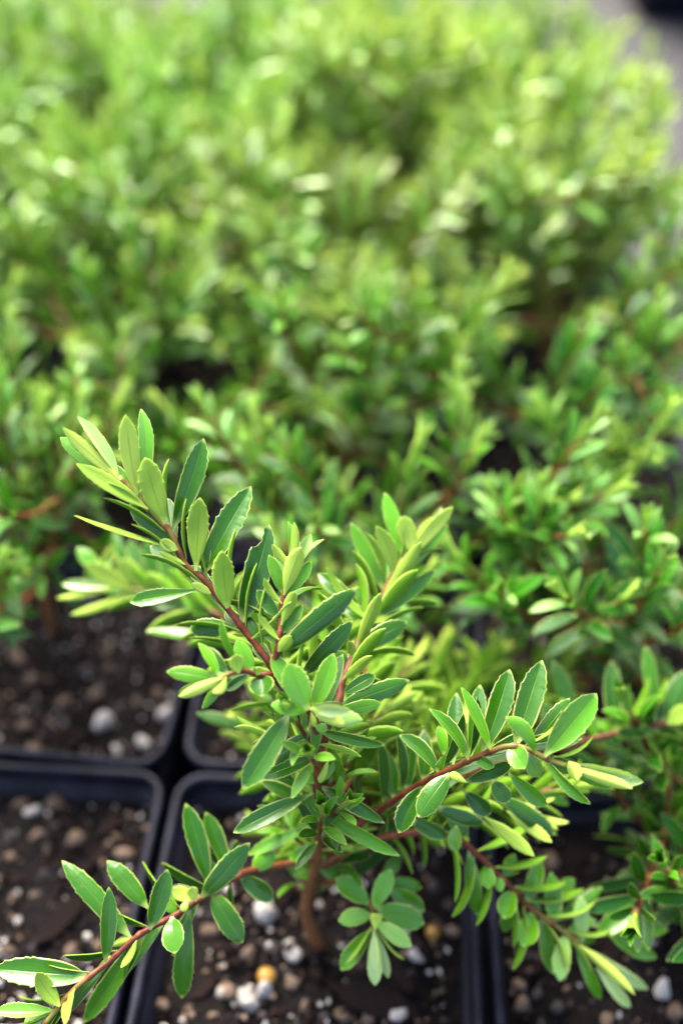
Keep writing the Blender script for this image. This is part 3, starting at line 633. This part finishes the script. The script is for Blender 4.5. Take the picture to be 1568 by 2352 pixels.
# low branch coming towards the front corner
hero_branch([(728, 1962, .113), (670, 1982, .1115), (604, 1994, .108), (556, 2006, .105), (500, 2040, .1015), (463, 2062, .099), (403, 2102, .095), (342, 2134, .0915), (310, 2155, .0895), (262, 2199, .086), (217, 2235, .083), (173, 2271, .080), (133, 2316, .077), (96, 2360, .074)], .0009, .00055, .7, .12, [
    (4, u, 730, 905, 354, 488, 132, .08, 5), (4, u, 590, 1060, 622, 638, 106, .12, 15, {'dd': -.05, 'off': -.001}), (4, u, 845, 760, 612, 488, 130, .08, 6), (4, u, 865, 890, 957, 538, 130, .08, 8, {'dd': 0, 'off': -.001}), (4, u, 1180, 620, 1058, 162, 130, .04, 4), (4, u, 1290, 520, 1172, 212, 110, .05, 6), (4, u, 1255, 560, 1352, 372, 60, .02, 40), (4, u, 1145, 700, 1425, 388, 140, .05, 10, {'dd': -.1, 'off': -.001}),
    (4, u, 1215, 690, 1385, 958, 150, .08, 4, {'dd': -.1}), (4, u, 1360, 580, 1558, 715, 120, .08, 6), (4, u, 1090, 760, 1038, 1275, 130, .12, 4, {'dd': .1}), (4, u, 985, 800, 1000, 1018, 140, .2, 20, {'dd': -.6, 'curl': .7, 'off': -.002}), (4, u, 845, 900, 478, 1412, 130, .15, 6), (4, l, 800, 960, 690, 1100, 50, .6, 20), (4, u, 500, 1150, -40, 1105, 172, .12, 4, {'dd': 0}), (4, l, 340, 1320, 205, 1128, 110, .5, 15, {'curl': .9, 'dd': -.3}),
    (4, u, 310, 1340, -30, 1345, 88, .5, 15, {'dd': -.2}), (4, l, 430, 1215, 372, 1425, 66, .7, 30, {'bow': -.3}), (4, b, 745, 915, 660, 965, 84, .7, 0), (4, b, 640, 1030, 585, 1075, 56, .7, 0), (4, l, 1110, 690, 968, 660, 88, .75, 10, {'curl': .8, 'off': -.002}), (4, b, 1040, 790, 1065, 725, 66, .95, 0, {'off': -.003}), (4, l, 1120, 720, 1085, 640, 70, .8, 0, {'off': -.002}), (4, u, 1010, 800, 940, 680, 90, .3, 10),
    (4, u, 1140, 690, 970, 640, 66, .05, 20), (4, u, 1190, 660, 1200, 480, 90, .05, 0), (4, u, 300, 1340, 130, 1440, 120, .7, 0), (4, u, 1440, 540, 1568, 440, 120, .3, 5)])
# low shoot facing the camera in front of the trunk
hero_branch([(735, 2030, .1125), (790, 2020, .110), (830, 2045, .107), (853, 2080, .103), (858, 2115, .0995), (860, 2150, .097)], .0008, .0005, .6, .1, [
    (5, u, 1060, 1290, 848, 1118, 142, .18, 5, {'dd': .1}), (5, u, 1085, 1310, 1197, 1062, 130, .28, 8, {'dd': .0}), (5, u, 1140, 1290, 1404, 1402, 168, .04, 5, {'dd': .1}), (5, u, 1180, 1180, 1405, 1325, 132, .03, 8, {'dd': .2}), (5, u, 1070, 1350, 868, 1385, 122, .33, 8, {'dd': -.2}), (5, u, 1120, 1380, 1325, 1545, 112, .42, 8, {'dd': -.2}), (5, u, 1050, 1430, 883, 1694, 122, .18, 4, {'dd': .1}),
    (5, u, 1085, 1440, 1096, 1792, 104, .65, 5, {'fold': .5, 'dd': -.1}), (5, u, 1085, 1450, 1102, 1700, 62, 1.0, 10, {'fold': .7, 'dd': -.1, 'off': -.002}), (5, l, 1110, 1440, 1105, 1340, 90, .8, 0, {'fold': .6, 'off': -.003}), (5, u, 1130, 1460, 1180, 1745, 74, .75, 15), (5, u, 1060, 1200, 880, 1095, 80, .05, 5, {'dd': .3}), (5, u, 1150, 1120, 1250, 980, 100, .04, 5, {'dd': .4}), (5, u, 1160, 1130, 1390, 1180, 100, .03, 5, {'dd': .3})])
# low branch to the other front corner
hero_branch([(732, 1985, .113), (850, 1930, .113), (970, 1912, .1125), (1040, 1922, .112), (1078, 1947, .111), (1138, 2003, .1085), (1176, 2041, .1065), (1210, 2079, .105), (1263, 2117, .1025), (1289, 2136, .1015), (1330, 2165, .0995)], .001, .0006, .7, .12, [
    (6, u, 790, 750, 764, 438, 122, .12, 5), (6, u, 990, 870, 948, 588, 112, .48, 5, {'dd': -.1}), (6, u, 1040, 830, 1274, 648, 150, .2, 5), (6, u, 820, 700, 1075, 530, 102, .05, 5, {'off': .004}), (6, u, 620, 610, 700, 368, 112, .04, 10), (6, u, 545, 535, 478, 722, 132, .15, 8, {'dd': -.4}), (6, u, 645, 690, 598, 895, 150, .25, 8, {'dd': -.4}), (6, u, 690, 720, 775, 1055, 112, .05, 5), (6, u, 850, 815, 818, 1102, 120, .45, 6, {'dd': -.2}), (6, u, 900, 900, 1064, 1212, 82, .15, 5),
    (6, u, 930, 890, 1355, 1152, 92, .75, 10, {'fold': .5}), (6, l, 925, 910, 1275, 1184, 72, .9, 15, {'fold': .4}), (6, u, 1040, 1020, 1246, 1262, 82, .9, 5), (6, u, 860, 790, 1030, 725, 70, .3, 10), (6, u, 1000, 760, 1475, 792, 112, .05, 5, {'off': .006}), (6, u, 1100, 800, 1405, 962, 112, .25, 5, {'off': .004}), (6, u, 250, 320, 315, 702, 112, .02, 4), (6, u, 370, 400, 385, 540, 114, .1, 10, {'dd': -.4}), (6, u, 760, 600, 905, 480, 100, .08, 8, {'off': .004}),
    (6, u, 470, 480, 545, 330, 80, .04, 8), (6, u, 430, 450, 460, 560, 70, .3, 10, {'dd': -.3}), (6, u, 560, 560, 480, 800, 90, .04, 8, {'off': .002}), (6, u, 700, 680, 620, 560, 80, .05, 5)])
# soft branch behind, reaching to the side above the bare soil
hero_branch([(690, 1620, .116), (640, 1540, .135), (590, 1470, .150), (530, 1425, .160), (450, 1390, .168), (380, 1372, .172), (330, 1360, .174), (260, 1345, .176)], .0009, .0006, .5, .1, [
    (1, l, 520, 1195, 213, 1028, 122, .6, 5), (1, l, 640, 1200, 433, 998, 122, .52, 5), (1, l, 810, 1200, 608, 1094, 92, .35, 5), (1, u, 840, 1200, 688, 958, 120, .1, 5), (1, u, 700, 1150, 600, 880, 112, .1, 5), (1, u, 640, 1150, 500, 880, 104, .1, 5), (1, u, 500, 1150, 398, 820, 74, .12, 15), (1, l, 310, 1080, 407, 908, 46, .65, 25), (1, u, 330, 1120, 172, 928, 104, .2, 5), (1, u, 400, 1185, 78, 1155, 74, 1.0, 8, {'fold': .5, 'dd': -.1}), (1, l, 400, 1195, 42, 1246, 50, .75, 25), (1, l, 510, 1230, 132, 1346, 56, .55, 25), (1, u, 920, 1310, 640, 1288, 66, .2, 15),
    (7, u, 1480, 440, 918, 350, 74, .1, 50, {'dd': .3}), (1, l, 930, 1290, 880, 1180, 80, .5, 5), (1, u, 980, 1400, 840, 1230, 110, .3, 5), (7, u, 1560, 960, 1238, 868, 84, .1, 5, {'Y': .14})])
for pts, kw in (([(733, 1905, .114), (780, 1800, .127), (830, 1670, .142), (870, 1560, .158)], {}), ([(735, 1880, .114), (880, 1800, .132), (1000, 1690, .152), (1090, 1570, .170), (1125, 1530, .176)], {}),
                ([(740, 1930, .114), (980, 1840, .135), (1170, 1710, .156), (1270, 1580, .172), (1300, 1530, .177)], {}), ([(733, 1800, .114), (700, 1720, .128), (640, 1650, .140), (600, 1600, .148)], {'L': .012}),
                ([(733, 1940, .114), (870, 1890, .118), (1000, 1860, .122), (1120, 1840, .123), (1190, 1860, .121)], {}), ([(725, 1985, .113), (660, 1930, .121), (610, 1900, .126)], {'L': .011}), ([(733, 1860, .114), (830, 1790, .126), (930, 1740, .132), (1010, 1690, .138)], {}),
                ([(715, 1650, .114), (740, 1540, .145), (755, 1420, .172), (760, 1340, .190)], {'tipy': .85}), ([(733, 1760, .114), (800, 1690, .13), (880, 1600, .148), (940, 1530, .16)], {}), ([(733, 1840, .114), (640, 1760, .135), (560, 1680, .15)], {'L': .013}), ([(733, 1900, .114), (790, 1820, .121), (850, 1740, .128), (900, 1680, .134)], {'tipy': .5}), ([(733, 1780, .114), (770, 1720, .122), (830, 1680, .127), (880, 1640, .133)], {'tipy': .4}), ([(733, 1930, .114), (830, 1870, .12), (930, 1830, .126), (1000, 1770, .134), (1040, 1700, .142)], {'tipy': .4}), ([(735, 1890, .114), (850, 1760, .135), (960, 1620, .158), (1010, 1500, .18)], {'tipy': .85}),
                ([(735, 1860, .114), (940, 1720, .142), (1090, 1580, .168), (1150, 1500, .183)], {'tipy': .85}), ([(735, 1900, .114), (1000, 1760, .142), (1200, 1620, .166), (1290, 1500, .186)], {'tipy': .85}), ([(735, 1920, .114), (900, 1850, .124), (1060, 1790, .132), (1180, 1770, .135)], {'tipy': .3}),
                ([(735, 1940, .114), (960, 1870, .122), (1150, 1830, .126), (1300, 1810, .126)], {'tipy': .4}), ([(733, 1750, .114), (800, 1640, .135), (840, 1540, .155), (850, 1440, .172)], {'tipy': .8})):
    hero_spray(pts, **kw)
for k in range(22):
    v0 = rh.uniform(1690, 2060); a = rh.uniform(0, 6.28); y0 = .113
    du, dv, dy = math.cos(a) * rh.uniform(50, 110), -rh.uniform(20, 80), math.sin(a) * .012 + .006
    hero_spray([(730, v0, y0), (730 + du * .5, v0 + dv * .3, y0 + dy * .6), (730 + du, v0 + dv, y0 + dy)], L=.0115, start=.3, tipy=.5, basey=.06, n_r=.0006, gap=.005)

# ------------------------------------------------------------------ neighbours with leaves one by one
NB = [((-1, 0), Vector((-.012, 0, 0)), dict(n=3, h=.050, spread=.012, side=0), 'tiny green sprig at the edge of the pot of bare soil', 0.0),
      ((-1, 1), Vector((-.008, .012, 0)), dict(n=9, h=.095, spread=.05, lean=Vector((-.012, .018, 0)), side=2, clear=.4), 'shrub with bare lower stems rising behind the white-pebbled soil', -.3),
      ((0, 1), Vector((.010, .004, 0)), dict(n=9, h=.088, spread=.060, side=2, clear=.2), 'shrub standing directly behind the large sharp shrub', -.35),
      ((1, 0), Vector((.010, .016, 0)), dict(n=8, h=.044, spread=.026, lean=Vector((.012, .016, 0)), side=1, clear=.15), 'low dark green shrub in the pot joined to the large shrub\'s pot', -.4),
      ((1, 1), Vector((-.010, -.004, 0)), dict(n=9, h=.085, spread=.064, side=2, clear=.2), 'spreading shrub with orange-brown stems diagonally behind the large shrub', -.5),
      ((-1, 2), Vector((0, 0, 0)), dict(n=9, h=.10, spread=.066, side=2, clear=.2), 'upright shrub two pots behind the bare soil pot', -.2),
      ((0, 2), Vector((0, 0, 0)), dict(n=9, h=.092, spread=.068, side=2, clear=.2), 'shrub two pots behind the large sharp shrub', -.1),
      ((1, 2), Vector((0, 0, 0)), dict(n=9, h=.088, spread=.066, side=2, clear=.2), 'outer shrub beside the path, two pots behind the low dark shrub', -.5)]
done = set()
for i, (cl, off, kw, lab, tint) in enumerate(NB):
    p = cell(*cl) + off; near_plant((p.x, p.y, SOIL), random.Random(40 + i), lab, tint=tint, basey=0, tipy=.25 if cl == (1, 0) else .88, **kw); done.add(cl)

# ------------------------------------------------------------------ rows further back, each shrub one thing with its foliage mass
FAR = []
for k in range(6):
    FAR.append(far_plant_geo(random.Random(70 + k), 1.0, .18, n=15, h=.098, spread=.066, side=2, clear=.22))
for (c, r) in CELLS:
    if (c, r) in done or (c, r) == (0, 0): continue
    p = cell(c, r); k = rb.randrange(6)
    yel = c >= 0 and r in (3, 4, 5)
    root = empty('shrub_plant', (p.x + rb.uniform(-.006, .006) - ((.006 if r < 5 else .012) if c == 1 else 0), p.y + rb.uniform(-.006, .006), SOIL), rb.uniform(0, 6.28),
        label=('yellowish green bushy shrub ' if yel else 'fresh green bushy shrub ') + place(c, r), category='shrub', group='shrubs in the far rows')
    s = rb.uniform(.92, 1.12) * (.86 if r == 6 else 1); root.scale = (s, s, s * rb.uniform(.92, 1.08))
    f = link('foliage', FAR[k][0], root, kind='stuff'); f['tint'] = (.3 if yel else -.15) + rb.uniform(-.2, .2)
    link('stems', FAR[k][1], root)
    if (c, r) == (1, 3):
        for uu, vv, yy in ((1228, 440, .36), (1238, 548, .335), (860, 420, .37)):
            q = at_y(uu, vv, yy); o = link('leaf', LIB[next(k_ for k_ in LIB if k_[0] == 4 and k_[1] == 0)][0], root, tint=1.1, label='yellowed leaf')
            root.rotation_euler = (0, 0, 0); root.scale = (1, 1, 1)
            o.matrix_local = Matrix.Translation(-Vector(root.location)) @ frame(q, q + Vector((.6, .3, .5)), Vector((0, -.6, 1))) @ Matrix.Scale(.012, 4)

# ------------------------------------------------------------------ black crate standing on the paving beyond the bed
crate = empty('plastic_crate', (.51, 1.28, 0), -th, label='black plastic crate standing on the grey paving beyond the bed', category='crate')
link('wall', loft('wall', [rsq(x, .02, z) for x, z in ((.03, .002), (.190, .002), (.193, .006), (.200, .16), (.196, .16), (.189, .01), (.03, .01))], M_POT), crate)
link('rim', loft('rim', [rsq(x, .022, z) for x, z in ((.1995, .159), (.208, .159), (.210, .163), (.210, .173), (.207, .176), (.197, .176), (.194, .172), (.194, .162))], M_POT, True), crate)
